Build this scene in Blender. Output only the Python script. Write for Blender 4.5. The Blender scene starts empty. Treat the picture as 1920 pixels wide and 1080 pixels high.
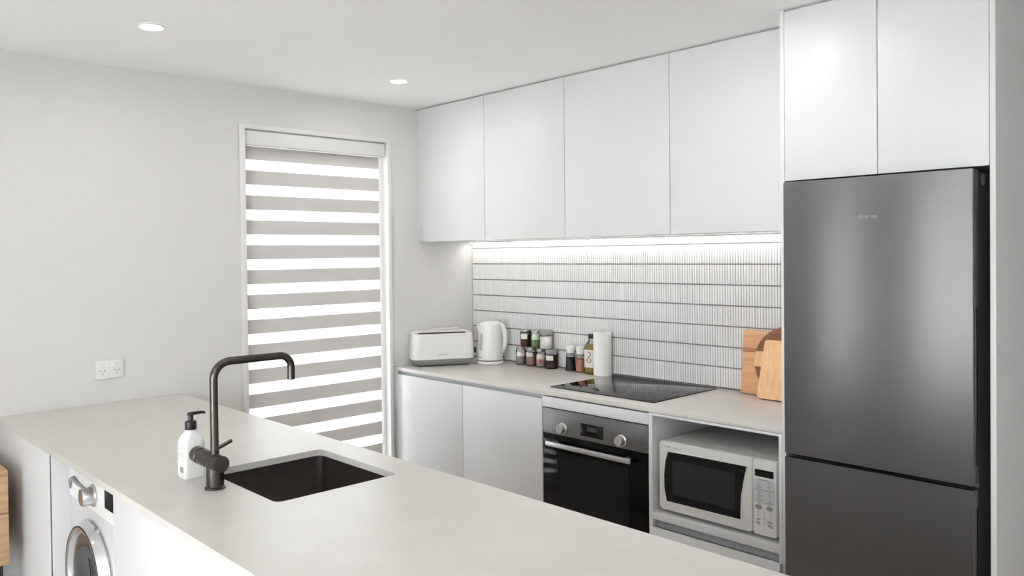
import bpy, bmesh, math, random
from mathutils import Vector, Matrix
random.seed(7)
S = bpy.context.scene
COL = S.collection

# ------------------------------------------------------------------ camera
W0, H0 = 1920.0, 1080.0
CAM = (3.7363, -3.3544, 1.5394)
YAW, PITCH, ROLL, FPX, CX, CY = 0.8322, -0.0140, -0.0116, 1502.68, 893.8, 498.7
fw = Vector((-math.sin(YAW)*math.cos(PITCH), math.cos(YAW)*math.cos(PITCH), math.sin(PITCH)))
rt = Vector((math.cos(YAW), math.sin(YAW), 0)); up = rt.cross(fw)
r2 = math.cos(ROLL)*rt + math.sin(ROLL)*up; u2 = -math.sin(ROLL)*rt + math.cos(ROLL)*up
cam_d = bpy.data.cameras.new('camera'); cam = bpy.data.objects.new('camera', cam_d); COL.objects.link(cam)
M = Matrix((r2, u2, -fw)).transposed().to_4x4(); M.translation = CAM
cam.matrix_world = M
cam_d.sensor_width = 36.0; cam_d.lens = FPX/W0*36.0
cam_d.shift_x = (W0/2-CX)/W0; cam_d.shift_y = (CY-H0/2)/W0
cam_d.clip_start = 0.05
S.camera = cam

# ------------------------------------------------------------------ world, light, exposure
SKY = 14.0
w = bpy.data.worlds.new('world'); S.world = w; w.use_nodes = True
bg = w.node_tree.nodes['Background']; bg.inputs[0].default_value = (0.93, 0.96, 1.0, 1); bg.inputs[1].default_value = SKY
S.view_settings.view_transform = 'Standard'; S.view_settings.look = 'None'
S.view_settings.gamma = 1.0; S.view_settings.use_curve_mapping = False
S.view_settings.exposure = 0.38
try:
    S.cycles.max_bounces = 14; S.cycles.diffuse_bounces = 8; S.cycles.glossy_bounces = 5
    S.cycles.transmission_bounces = 8; S.cycles.transparent_max_bounces = 12
    S.cycles.sample_clamp_indirect = 6.0
    S.cycles.caustics_refractive = False; S.cycles.caustics_reflective = False
except Exception: pass
SUN = 95.0       # sun added behind the house so the lit paving brightens the ceiling, none of it comes in directly
DOWN = 170.0      # emission of a downlight's diffuser
LEDS = 23.0      # emission of the strip under the wall cabinets

sl = bpy.data.lights.new('sun', 'SUN'); sl.energy = SUN; sl.angle = .01; sl.color = (1, .97, .93)
so = bpy.data.objects.new('sun', sl); COL.objects.link(so)
so.rotation_euler = Vector((-.10, -.62, -.78)).to_track_quat('-Z', 'Y').to_euler()

def portal(name, loc, rot, sx, sy):
    l = bpy.data.lights.new(name, 'AREA'); l.shape = 'RECTANGLE'; l.size = sx; l.size_y = sy
    l.cycles.is_portal = True
    o = bpy.data.objects.new(name, l); COL.objects.link(o); o.location = loc; o.rotation_euler = rot

# ------------------------------------------------------------------ materials
MATS = {}
def mat(name, color, rough=0.5, metal=0.0, spec=0.5, noise=0.0, nscale=8.0, bump=0.0, bscale=60.0, stretch=None,
        emit=None, trans=0.0, coat=0.0, ior=1.45, aniso=0.0):
    if name in MATS: return MATS[name]
    m = bpy.data.materials.new(name); m.use_nodes = True; MATS[name] = m
    nt = m.node_tree; b = nt.nodes['Principled BSDF']
    c = (*color, 1)
    b.inputs['Base Color'].default_value = c; b.inputs['Roughness'].default_value = rough
    b.inputs['Metallic'].default_value = metal; b.inputs['Specular IOR Level'].default_value = spec
    b.inputs['Transmission Weight'].default_value = trans; b.inputs['IOR'].default_value = ior
    b.inputs['Coat Weight'].default_value = coat
    b.inputs['Anisotropic'].default_value = aniso
    if emit:
        b.inputs['Emission Color'].default_value = (*emit[:3], 1); b.inputs['Emission Strength'].default_value = emit[3]
    if noise or bump:
        tc = nt.nodes.new('ShaderNodeTexCoord'); mp = nt.nodes.new('ShaderNodeMapping')
        nt.links.new(tc.outputs['Object'], mp.inputs[0])
        if stretch: mp.inputs['Scale'].default_value = stretch
    if noise:
        n = nt.nodes.new('ShaderNodeTexNoise'); n.inputs['Scale'].default_value = nscale; n.inputs['Detail'].default_value = 5
        nt.links.new(mp.outputs[0], n.inputs['Vector'])
        r = nt.nodes.new('ShaderNodeValToRGB')
        r.color_ramp.elements[0].position = 0.3; r.color_ramp.elements[1].position = 0.7
        r.color_ramp.elements[0].color = (*[x*(1-noise) for x in color], 1)
        r.color_ramp.elements[1].color = (*[min(1, x*(1+noise*0.6)) for x in color], 1)
        nt.links.new(n.outputs['Fac'], r.inputs[0]); nt.links.new(r.outputs[0], b.inputs['Base Color'])
    if bump:
        n2 = nt.nodes.new('ShaderNodeTexNoise'); n2.inputs['Scale'].default_value = bscale; n2.inputs['Detail'].default_value = 3
        nt.links.new(mp.outputs[0], n2.inputs['Vector'])
        bp = nt.nodes.new('ShaderNodeBump'); bp.inputs['Strength'].default_value = bump; bp.inputs['Distance'].default_value = 0.002
        nt.links.new(n2.outputs['Fac'], bp.inputs['Height']); nt.links.new(bp.outputs[0], b.inputs['Normal'])
    return m

def wood(name, c1, c2, axis='z', scale=9.0, rough=0.45):
    if name in MATS: return MATS[name]
    m = bpy.data.materials.new(name); m.use_nodes = True; MATS[name] = m
    nt = m.node_tree; b = nt.nodes['Principled BSDF']; b.inputs['Roughness'].default_value = rough
    tc = nt.nodes.new('ShaderNodeTexCoord'); mp = nt.nodes.new('ShaderNodeMapping')
    mp.inputs['Scale'].default_value = {'z': (1, 1, .08), 'x': (.08, 1, 1), 'y': (1, .08, 1)}[axis]
    nt.links.new(tc.outputs['Object'], mp.inputs[0])
    n = nt.nodes.new('ShaderNodeTexNoise'); n.inputs['Scale'].default_value = scale*8; n.inputs['Detail'].default_value = 6
    n.inputs['Distortion'].default_value = 0.6
    nt.links.new(mp.outputs[0], n.inputs['Vector'])
    r = nt.nodes.new('ShaderNodeValToRGB'); r.color_ramp.elements[0].position = .3; r.color_ramp.elements[1].position = .72
    r.color_ramp.elements[0].color = (*c1, 1); r.color_ramp.elements[1].color = (*c2, 1)
    nt.links.new(n.outputs['Fac'], r.inputs[0]); nt.links.new(r.outputs[0], b.inputs['Base Color'])
    return m

def scribble(name, paper, ink, scale, thr=0.56, ys=1.0):
    """printed label too small to read: short dark marks on paper"""
    if name in MATS: return MATS[name]
    m = bpy.data.materials.new(name); m.use_nodes = True; MATS[name] = m
    nt = m.node_tree; b = nt.nodes['Principled BSDF']; b.inputs['Roughness'].default_value = .6
    tc = nt.nodes.new('ShaderNodeTexCoord'); mp = nt.nodes.new('ShaderNodeMapping'); mp.inputs['Scale'].default_value = (1, 1, ys)
    nt.links.new(tc.outputs['Object'], mp.inputs[0])
    n = nt.nodes.new('ShaderNodeTexNoise'); n.inputs['Scale'].default_value = scale; n.inputs['Detail'].default_value = 2
    nt.links.new(mp.outputs[0], n.inputs['Vector'])
    r = nt.nodes.new('ShaderNodeValToRGB'); r.color_ramp.elements[0].position = thr; r.color_ramp.elements[1].position = thr+.06
    r.color_ramp.elements[0].color = (*paper, 1); r.color_ramp.elements[1].color = (*ink, 1)
    nt.links.new(n.outputs['Fac'], r.inputs[0]); nt.links.new(r.outputs[0], b.inputs['Base Color'])
    return m

def pane_glass(name, ior=1.35):
    m = bpy.data.materials.new(name); m.use_nodes = True
    nt = m.node_tree; nt.nodes.clear()
    o = nt.nodes.new('ShaderNodeOutputMaterial'); mx = nt.nodes.new('ShaderNodeMixShader')
    t = nt.nodes.new('ShaderNodeBsdfTransparent'); g = nt.nodes.new('ShaderNodeBsdfGlossy'); g.inputs['Roughness'].default_value = .02
    fr = nt.nodes.new('ShaderNodeFresnel'); fr.inputs[0].default_value = ior
    t.inputs[0].default_value = (.97, .98, .98, 1)
    nt.links.new(fr.outputs[0], mx.inputs[0]); nt.links.new(t.outputs[0], mx.inputs[1]); nt.links.new(g.outputs[0], mx.inputs[2])
    nt.links.new(mx.outputs[0], o.inputs[0]); return m

def fabric_glow(name, col, tcol, transp=0.0, wt=0.5):
    """thin cloth: part diffuse, part translucent, part open weave"""
    m = bpy.data.materials.new(name); m.use_nodes = True
    nt = m.node_tree; nt.nodes.clear()
    o = nt.nodes.new('ShaderNodeOutputMaterial')
    d = nt.nodes.new('ShaderNodeBsdfDiffuse'); d.inputs[0].default_value = (*col, 1)
    t = nt.nodes.new('ShaderNodeBsdfTranslucent'); t.inputs[0].default_value = (*tcol, 1)
    a = nt.nodes.new('ShaderNodeMixShader'); a.inputs[0].default_value = wt
    nt.links.new(d.outputs[0], a.inputs[1]); nt.links.new(t.outputs[0], a.inputs[2])
    if transp:
        p = nt.nodes.new('ShaderNodeBsdfTransparent'); b = nt.nodes.new('ShaderNodeMixShader'); b.inputs[0].default_value = transp
        nt.links.new(a.outputs[0], b.inputs[1]); nt.links.new(p.outputs[0], b.inputs[2]); nt.links.new(b.outputs[0], o.inputs[0])
    else: nt.links.new(a.outputs[0], o.inputs[0])
    return m

WALL = mat('wall_paint', (.665, .655, .643), .75, bump=.04, bscale=250)
CEIL = mat('ceiling_paint', (.95, .95, .945), .85)
CAB = mat('cabinet_white', (.66, .66, .663), .42, spec=.5)
CABI = mat('cabinet_inner', (.70, .70, .70), .5)
STONE = mat('stone_top', (.585, .563, .535), .28, noise=.045, nscale=5.5, spec=.5)
GROUT = mat('grout', (.17, .165, .16), .9)
TILE = mat('tile_glaze', (.78, .775, .76), .22, spec=.5)
STEEL = mat('brushed_steel', (.225, .225, .225), .21, metal=1, aniso=.85)
STEEL.node_tree.nodes['Principled BSDF'].inputs['Anisotropic Rotation'].default_value = .25
STEELO = mat('oven_steel', (.21, .207, .203), .36, metal=1, bump=.04, bscale=40, stretch=(1, 1, 40))
ALU = mat('satin_aluminium', (.66, .66, .66), .3, metal=1)
CHROME = mat('chrome', (.75, .75, .76), .08, metal=1)
GUN = mat('gunmetal', (.085, .079, .073), .28, metal=1, noise=.1, nscale=60, stretch=(1, 1, .1))
SINKM = mat('sink_gunmetal', (.19, .175, .16), .34, metal=1, noise=.08, nscale=40)
BLKGLASS = mat('black_glass', (.004, .004, .004), .05, spec=.5)
OVGLASS = mat('oven_glass', (.003, .003, .003), .07, spec=.16)
OVWIN = mat('oven_window', (.012, .0115, .011), .1, spec=.16)
BLACK = mat('black_plastic', (.012, .012, .012), .4)
DARK = mat('dark_grey_plastic', (.05, .05, .048), .45)
VOID = mat('gap_shade', (.02, .02, .02), .8)
GREY = mat('mid_grey_plastic', (.22, .225, .22), .45)
LGREY = mat('light_grey_plastic', (.45, .45, .45), .4)
WHITE = mat('white_plastic', (.75, .745, .73), .28)
WHITEM = mat('white_enamel', (.60, .60, .605), .25)
MWW = mat('microwave_white', (.66, .655, .64), .35)
PAPER = mat('paper_white', (.77, .765, .75), .9, bump=.5, bscale=220)
GLASS = pane_glass('clear_glass', 1.22)
INK = mat('print_ink', (.05, .05, .05), .6)
INKG = mat('print_grey', (.28, .28, .29), .6)
TRIMW = mat('trim_white', (.73, .725, .715), .35)
UPVC = mat('window_frame_white', (.80, .80, .80), .4)
WGLASS = pane_glass('window_glass')
OPAQ = fabric_glow('blind_opaque_cloth', (.62, .605, .59), (.40, .38, .37), 0, .30)
SHEERD = fabric_glow('sheer_curtain_thin', (.9, .9, .9), (.95, .95, .95), .06, .8)
SHEERC = fabric_glow('sheer_curtain_cloth', (.85, .85, .85), (.92, .92, .92), .0, .72)
SHEER = fabric_glow('blind_sheer_cloth', (.85, .85, .85), (.85, .85, .85), .26, .68)
OAK = wood('oak', (.33, .20, .11), (.48, .32, .19), 'y', 7)
BAMBOO = wood('bamboo_board', (.58, .33, .16), (.70, .44, .235), 'z', 9, .5)
BEECH = wood('beech_board', (.48, .24, .11), (.60, .33, .165), 'x', 7, .5)
BEECHD = wood('beech_board_dark', (.30, .13, .055), (.40, .19, .085), 'x', 7, .5)
WALNUT = wood('walnut_board', (.13, .045, .02), (.23, .085, .04), 'x', 8, .45)
FLOORM = wood('floor_oak', (.40, .335, .28), (.50, .43, .365), 'x', 3, .5)
CARPET = mat('carpet_bounce', (.74, .73, .715), .95, noise=.08, nscale=120, bump=.6, bscale=400)
LEDM = mat('led_diffuser', (1, 1, 1), .5, emit=(1, .975, .94, LEDS))
DLM = mat('downlight_diffuser', (1, 1, 1), .5, emit=(1, .97, .93, DOWN))

# ------------------------------------------------------------------ mesh helpers
class B:
    def __init__(s): s.b = bmesh.new()
    def box(s, x0, x1, y0, y1, z0, z1, bev=0, seg=2):
        r = bmesh.ops.create_cube(s.b, size=1)
        vs = r['verts']
        for v in vs:
            v.co = Vector((x0 if v.co.x < 0 else x1, y0 if v.co.y < 0 else y1, z0 if v.co.z < 0 else z1))
        if bev:
            es = list({e for v in vs for e in v.link_edges})
            bmesh.ops.bevel(s.b, geom=es, offset=bev, segments=seg, affect='EDGES', profile=.5)
        return s
    def loft(s, rings, cap0=True, cap1=True):
        R = [[s.b.verts.new(p) for p in ring] for ring in rings]
        n = len(R[0])
        for a, c in zip(R, R[1:]):
            for i in range(n):
                j = (i+1) % n
                s.b.faces.new((a[i], a[j], c[j], c[i]))
        if cap0: s.b.faces.new(list(reversed(R[0])))
        if cap1: s.b.faces.new(R[-1])
        return s
    def lathe(s, prof, c=(0, 0), seg=32, axis='z', cap0=True, cap1=True):
        rings = []
        for r, h in prof:
            ring = []
            for i in range(seg):
                a = 2*math.pi*i/seg; u, v = max(r, 1e-5)*math.cos(a), max(r, 1e-5)*math.sin(a)
                if axis == 'z': ring.append((c[0]+u, c[1]+v, h))
                elif axis == 'x': ring.append((h, c[0]+u, c[1]+v))
                else: ring.append((c[0]+v, h, c[1]+u))
            rings.append(ring)
        return s.loft(rings, cap0, cap1)
    def tube(s, pts, r, seg=16, sq=(1, 1), upv=(0, 0, 1)):
        pts = [Vector(p) for p in pts]; n = len(pts)
        rs = r if isinstance(r, (list, tuple)) else [r]*n
        rings = []; u = None
        for i, p in enumerate(pts):
            t = (pts[min(i+1, n-1)]-pts[max(i-1, 0)]).normalized()
            if u is None:
                a = Vector(upv)
                if abs(a.dot(t)) > .95: a = Vector((1, 0, 0))
                u = (a-t*a.dot(t)).normalized()
            else: u = (u-t*u.dot(t)).normalized()
            v = t.cross(u)
            rings.append([p+u*(rs[i]*sq[0]*math.cos(2*math.pi*k/seg))+v*(rs[i]*sq[1]*math.sin(2*math.pi*k/seg)) for k in range(seg)])
        return s.loft(rings)
    def prism(s, poly, axis, a, b_):
        def P(u, v, h): return {'z': (u, v, h), 'y': (u, h, v), 'x': (h, u, v)}[axis]
        return s.loft([[P(u, v, a) for u, v in poly], [P(u, v, b_) for u, v in poly]])
    def quad(s, *p):
        s.b.faces.new([s.b.verts.new(q) for q in p]); return s
    def xf(s, m): bmesh.ops.transform(s.b, matrix=m, verts=s.b.verts); return s
    def mesh(s, name, m, ang=35):
        bmesh.ops.recalc_face_normals(s.b, faces=s.b.faces)
        me = bpy.data.meshes.new(name); s.b.to_mesh(me); s.b.free()
        me.materials.append(m)
        me.polygons.foreach_set('use_smooth', [True]*len(me.polygons))
        me.set_sharp_from_angle(angle=math.radians(ang))
        return me
    def done(s, name, m, parent=None, label=None, kind=None, ang=35):
        return link(name, s.mesh(name, m, ang), parent, label, kind)

def link(name, me, parent=None, label=None, kind=None):
    o = bpy.data.objects.new(name, me); COL.objects.link(o)
    if parent: o.parent = parent
    if label: o['label'] = label
    if kind: o['kind'] = kind
    return o
def struct(name, b, m, parent=None): return b.done(name, m, parent, kind='structure' if not parent else None)
def thing(name, label, cat, loc=(0, 0, 0), rotz=0, group=None):
    o = bpy.data.objects.new(name, None); COL.objects.link(o); o.location = loc; o.rotation_euler = (0, 0, rotz)
    o.empty_display_size = .05
    return tag(o, label, cat, group)
def tag(o, label, cat, group=None):
    o['label'] = label; o['category'] = cat
    if group: o['group'] = group
    return o
def copy_tree(o, parent=None):
    c = o.copy(); COL.objects.link(c)
    if parent: c.parent = parent
    for ch in list(o.children): copy_tree(ch, c)
    return c
def rrect(x0, x1, y0, y1, r, n=6):
    p = []
    for cx, cy, a0 in ((x1-r, y1-r, 0), (x0+r, y1-r, 90), (x0+r, y0+r, 180), (x1-r, y0+r, 270)):
        for k in range(n+1):
            a = math.radians(a0+90*k/n); p.append((cx+r*math.cos(a), cy+r*math.sin(a)))
    return p
def text(txt, size, m, parent, loc, rot, name='lettering', ext=.0002, xs=1.0):
    cu = bpy.data.curves.new('t', 'FONT'); cu.body = txt; cu.size = size; cu.extrude = ext
    cu.align_x = 'CENTER'; cu.align_y = 'CENTER'; cu.resolution_u = 3
    tmp = bpy.data.objects.new('t', cu); COL.objects.link(tmp)
    dg = bpy.context.evaluated_depsgraph_get()
    me = bpy.data.meshes.new_from_object(tmp.evaluated_get(dg)); bpy.data.objects.remove(tmp)
    me.materials.clear(); me.materials.append(m)
    o = link(name, me, parent); o.location = loc; o.rotation_euler = rot; o.scale = (xs, 1, 1)
    return o
R90 = math.pi/2
FRONT = (R90, 0, 0)        # text facing -y

# ================================================================== room shell
HC = 2.401
XR, YR, YD, XJ = 5.6, -5.2, -7.4, 2.05     # unseen L-shape made up to even the door light: its far part (x > XJ) runs on to YD
struct('floor', B().box(-.15, XR+.15, -2.62, .2, -.1, 0), FLOORM)
struct('floor_living', B().box(-.15, XR+.15, YD-.15, -2.6205, -.1, .004), CARPET)  # unseen pale carpet, added to bounce daylight up onto the ceiling
struct('ceiling', B().box(-.15, XR+.15, YD-.15, .2, HC, HC+.12), CEIL)
# window wall (x = 0) with the tall window opening
WY0, WY1, WZ0, WZ1 = -1.510, -.642, .09, 2.183
b = B()
b.box(-.14, 0, YR, WY0, 0, HC); b.box(-.14, 0, WY1, .15, 0, HC)
b.box(-.14, 0, WY0, WY1, WZ1, HC); b.box(-.14, 0, WY0, WY1, 0, WZ0)
struct('wall_left', b, WALL)
wall_back = struct('wall_back', B().box(0, XR, .018, .15, 0, HC), WALL)
struct('hall_light_block', B().box(3.98, XR, -3.1, .017, 0, HC), WALL)  # unseen wall block, added to keep side light off the fridge end panel
RY0, RY1, RZ0, RZ1 = -4.9, -4.1, 1.1, 2.2
b = B(); b.box(XR+.001, XR+.14, YD, RY0, 0, HC); b.box(XR+.001, XR+.14, RY1, .15, 0, HC); b.box(XR+.001, XR+.14, RY0, RY1, 0, RZ0); b.box(XR+.001, XR+.14, RY0, RY1, RZ1, HC)
struct('wall_right', b, WALL)
wn = bpy.data.objects.new('window_4', None); COL.objects.link(wn); wn['kind'] = 'structure'  # unseen window, added as fill light for the window wall and ceiling
b = B()
for y in (RY0, (RY0+RY1)/2-.03, RY1-.06): b.box(XR+.04, XR+.1, y, y+.06, RZ0, RZ1)
for ya, yb in ((RY0+.06, (RY0+RY1)/2-.03), ((RY0+RY1)/2+.03, RY1-.06)):
    b.box(XR+.04, XR+.1, ya, yb, RZ0, RZ0+.05); b.box(XR+.04, XR+.1, ya, yb, RZ1-.05, RZ1)
b.done('frame', UPVC, wn)
for ya, yb in ((RY0+.06, (RY0+RY1)/2-.03), ((RY0+RY1)/2+.03, RY1-.06)): B().box(XR+.068, XR+.072, ya, yb, RZ0+.05, RZ1-.05).done('pane', WGLASS, wn)
portal('window_portal', (XR+.15, (RY0+RY1)/2, (RZ0+RZ1)/2), (0, R90, 0), RZ1-RZ0, RY1-RY0)
# rear wall behind the viewer: wide glazed doors set far back for even light and two narrow windows with sheer curtains
GX0, GX1, GZ1 = 2.25, 5.35, 2.25
WINS = [(.44, .78), (1.22, 1.82)]; VZ0, VZ1 = .25, 2.05
b = B(); y0, y1 = YR-.14, YR
b.box(-.14, WINS[0][0], y0, y1, 0, HC); b.box(WINS[0][1], WINS[1][0], y0, y1, 0, HC); b.box(WINS[1][1], XJ, y0, y1, 0, HC); b.box(XJ-.14, XJ, YD-.14, y0, 0, HC)
ya, yb = YD-.14, YD; b.box(XJ, GX0, ya, yb, 0, HC)
for xa, xb in WINS: b.box(xa, xb, y0, y1, 0, VZ0); b.box(xa, xb, y0, y1, VZ1, HC)
b.box(GX0, GX1, ya, yb, GZ1, HC); b.box(GX1, XR+.14, ya, yb, 0, HC)
struct('wall_rear', b, WALL)
dr = bpy.data.objects.new('door_1', None); COL.objects.link(dr); dr['kind'] = 'structure'
b = B()
for x in (GX0, GX1-.06): b.box(x, x+.06, YD-.1, YD-.04, 0, GZ1)
b.box(GX0+.06, GX1-.06, YD-.1, YD-.04, GZ1-.06, GZ1); b.box(GX0+.06, GX1-.06, YD-.1, YD-.04, 0, .05)
for k in (1, 2):
    xm = GX0+(GX1-GX0)*k/3; b.box(xm-.05, xm+.05, YD-.095, YD-.045, .05, GZ1-.06)
b.done('frame', UPVC, dr)
for k in range(3):
    xa = GX0+(GX1-GX0)*k/3+.06; xb = GX0+(GX1-GX0)*(k+1)/3-.06
    B().box(xa, xb, YD-.072, YD-.068, .05, GZ1-.06).done('pane', WGLASS, dr)
portal('door_portal', ((GX0+GX1)/2, YD-.12, GZ1/2), (-R90, 0, 0), GX1-GX0, GZ1)
for i, (xa, xb) in enumerate(WINS):
    wn = bpy.data.objects.new('window_%d' % (i+2), None); COL.objects.link(wn); wn['kind'] = 'structure'
    b = B(); b.box(xa, xa+.03, YR-.1, YR-.05, VZ0, VZ1); b.box(xb-.03, xb, YR-.1, YR-.05, VZ0, VZ1)
    b.box(xa+.03, xb-.03, YR-.1, YR-.05, VZ0, VZ0+.03); b.box(xa+.03, xb-.03, YR-.1, YR-.05, VZ1-.03, VZ1); b.done('frame', UPVC, wn)
    B().box(xa+.03, xb-.03, YR-.077, YR-.073, VZ0+.03, VZ1-.03).done('pane', WGLASS, wn)
    portal('window_portal', ((xa+xb)/2, YR-.12, (VZ0+VZ1)/2), (-R90, 0, 0), xb-xa, VZ1-VZ0)
    B().box(xa+.002, xb-.002, YR-.022, YR-.020, VZ0+.002, VZ1-.002).done('sheer_curtain', (SHEERC, SHEERD)[i], wn)
struct('ground', B().box(-25, 30, -30, 12, -.3, -.15), mat('paving', (.80, .79, .77), .9, noise=.15, nscale=4))

# window 1
win = bpy.data.objects.new('window_1', None); COL.objects.link(win); win['kind'] = 'structure'
b = B(); fxa, fxb = -.125, -.085
b.box(fxa, fxb, WY0, WY0+.045, WZ0, WZ1); b.box(fxa, fxb, WY1-.045, WY1, WZ0, WZ1)
b.box(fxa, fxb, WY0+.045, WY1-.045, WZ1-.05, WZ1); b.box(fxa, fxb, WY0+.045, WY1-.045, WZ0, WZ0+.06)
b.done('frame', UPVC, win)
B().box(-.107, -.103, WY0+.045, WY1-.045, WZ0+.06, WZ1-.05).done('pane', WGLASS, win)
# architrave around the opening
tw, tp = .030, .012
b = B()
b.box(.0005, tp, WY0-tw, WY0, WZ0-.02, WZ1+.022, .002); b.box(.0005, tp, WY1, WY1+.024, WZ0-.02, WZ1+.022, .002)
b.box(.0005, tp, WY0, WY1, WZ1, WZ1+.022, .002); b.box(.0005, tp, WY0, WY1, WZ0-.02, WZ0, .002)
b.done('architrave', TRIMW, win)
portal('window_portal', (-.16, (WY0+WY1)/2, (WZ0+WZ1)/2), (0, -R90, 0), WZ1-WZ0, WY1-WY0)

# zebra blind in the recess
bl = thing('zebra_blind', 'white day and night roller blind with grey and sheer stripes in the window', 'blind', (-.03, -1.08, WZ0))
def L(x, y, z): return (x+.03, y+1.08, z-WZ0)
bx0 = -.030
BY0, BY1 = -1.493, -.675
b = B(); b.box(0-.006, .026, WY0+.006+1.08, WY1-.006+1.08, 2.104-WZ0, 2.178-WZ0, .006); b.done('cassette', TRIMW, bl)
B().box(-.008, .022, BY0+1.08, BY1+1.08, 2.098-WZ0, 2.103-WZ0).done('rail', mat('blind_rail', (.9, .9, .9), .4), bl)
zt, pz, sh = 2.0335, .1262, .0535
def strip(z0, z1, name, m, x=.0):
    B().box(x-.0005, x+.0005, BY0+1.08, BY1+1.08, z0-WZ0, z1-WZ0).done(name, m, bl)
strip(2.064, 2.098, 'opaque_band', OPAQ); 
strip(2.064, 2.098, 'opaque_band', OPAQ, -.012)
strip(zt, 2.064, 'opaque_band', OPAQ)
k = 0
while True:
    z1 = zt-k*pz; z0 = z1-sh
    if z0 < .14: break
    strip(z0, z1, 'sheer_band', SHEER)
    strip(max(.125, z1-pz), z0, 'opaque_band', OPAQ)
    k += 1
B().box(-.008, .008, BY0+1.08, BY1+1.08, .103-WZ0, .124-WZ0, .003).done('bottom_rail', TRIMW, bl)

# ------------------------------------------------------------------ tiled splashback (pieces of the back wall)
TW, TP, RP, ZT0, ZB = .0109, .0135, .0963, 1.5786, .9
TY = .0175                      # back of the tiles
B().box(0.001, 2.340, TY-.003, TY, ZB+.0005, 1.617).done('grout_bed', GROUT, wall_back)
def tile_b(bm, x, z0, z1, lean=0.0, dy=0.0):
    prof = []
    for i in range(5):
        u = -1+2*i/4; prof.append((u*TW/2, -.0026-.0062*(1-u*u)))
    poly = [(-TW/2, 0)]+prof+[(TW/2, 0)]
    ca, sa = math.cos(lean), math.sin(lean)
    poly = [(x+p*ca-q*sa, TY-.003+dy+p*sa+q*ca) for p, q in poly]
    bm.prism(poly, 'z', z0, z1)
ncol = int(2.338/TP); ind0 = ncol-37
fullb = B(); tile_b(fullb, 0, 0, RP-.0056); full_me = fullb.mesh('tile', TILE)
topb = B(); tile_b(topb, 0, 0, 1.6165-ZT0-.0028); top_me = topb.mesh('tile_cut', TILE)
field = B()
for r in range(8):
    z0 = ZT0+.0028 if r == 0 else ZT0-r*RP+.0028
    z1 = 1.6165 if r == 0 else z0+RP-.0056
    if r == 7: z0 = max(z0, ZB+.002)
    for c in range(ncol):
        x = .0085+c*TP; ln = random.gauss(0, .05); dy = random.uniform(-.0005, .0004)
        if c >= ind0:
            o = link('tile', top_me if r == 0 else full_me, wall_back)
            o.location = (x, TY-.003 if False else dy, z0); o.rotation_euler = (0, 0, 0)
            # the profile is modelled at the wall plane; a lean turns it about its own axis
            o.matrix_local = Matrix.Translation((x, TY-.003+dy, z0)) @ Matrix.Rotation(ln, 4, 'Z') @ Matrix.Translation((0, -(TY-.003), 0))
        else: tile_b(field, x, z0, z1, ln, dy)
field.done('tile_field', TILE, wall_back, kind='stuff')

# ================================================================== wall cabinets
UZ0, UZ1, UY = 1.6184, 2.391, -.4183
trim1 = B().box(.001, 2.340, -.396, -.380, UZ1+.001, HC-.001); struct('trim_1', trim1, CAB)
UX = [.0185, .5811, 1.1516, 1.7494, 2.3405]
ulab = ['white flat-door wall cabinet in the corner beside the window wall',
        'white wall cabinet above the spice jars, second from the window wall',
        'white wall cabinet above the black cooktop',
        'white wall cabinet beside the tall fridge surround']
for i in range(4):
    xa, xb = UX[i], UX[i+1]
    x0 = .001 if i == 0 else xa
    t = thing('wall_cabinet', ulab[i], 'cabinet', (x0, 0, UZ0), 0, 'wall cabinets over the splashback')
    B().box(.0006, xb-x0-.0006, UY+.022, .014, .002, UZ1-UZ0, 0).done('carcass', CAB, t)
    B().box(xa-x0+.0016, xb-x0-.0016, UY, UY+.019, 0, UZ1-UZ0, .0012).done('door', CAB, t)
    if i == 0: B().box(.0006, .0165, UY, UY+.019, 0, UZ1-UZ0, .001).done('filler_panel', CAB, t)
led = thing('led_strip_light', 'slim white light strip under the wall cabinets along the tiled wall', 'light', (1.17, -.028, 1.6165))
B().box(-1.14, 1.165, -.009, .009, -.004, .0015).done('channel', ALU, led)
B().box(-1.138, 1.163, -.007, .007, -.0065, -.0042).done('diffuser', LEDM, led)

# ================================================================== fridge surround
YT = -.6045
tag(B().box(2.3418, 2.3572, YT, .012, .002, HC-.001, .0008).done('tall_panel', CAB),
    'tall white side panel between the stone bench and the fridge', 'panel')
tag(B().box(2.9975, 3.0132, YT, .012, .002, HC-.001, .0008).done('tall_panel', CAB),
    'tall white end panel on the far side of the fridge', 'panel')
struct('trim_2', B().box(2.3580, 2.9968, YT+.022, YT+.038, 2.3925, HC-.001), CAB)
t = thing('fridge_cabinet', 'white two-door overhead cabinet directly above the steel fridge', 'cabinet', (2.677, 0, 1.7895))
B().box(-.3182, .3192, YT+.022, .012, .003, .601).done('carcass', CAB, t)
B().box(-.3182, -.0022, YT, YT+.019, 0, .601, .0012).done('door', CAB, t)
B().box(.0002, .3188, YT, YT+.019, 0, .601, .0012).done('door', CAB, t)

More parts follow.
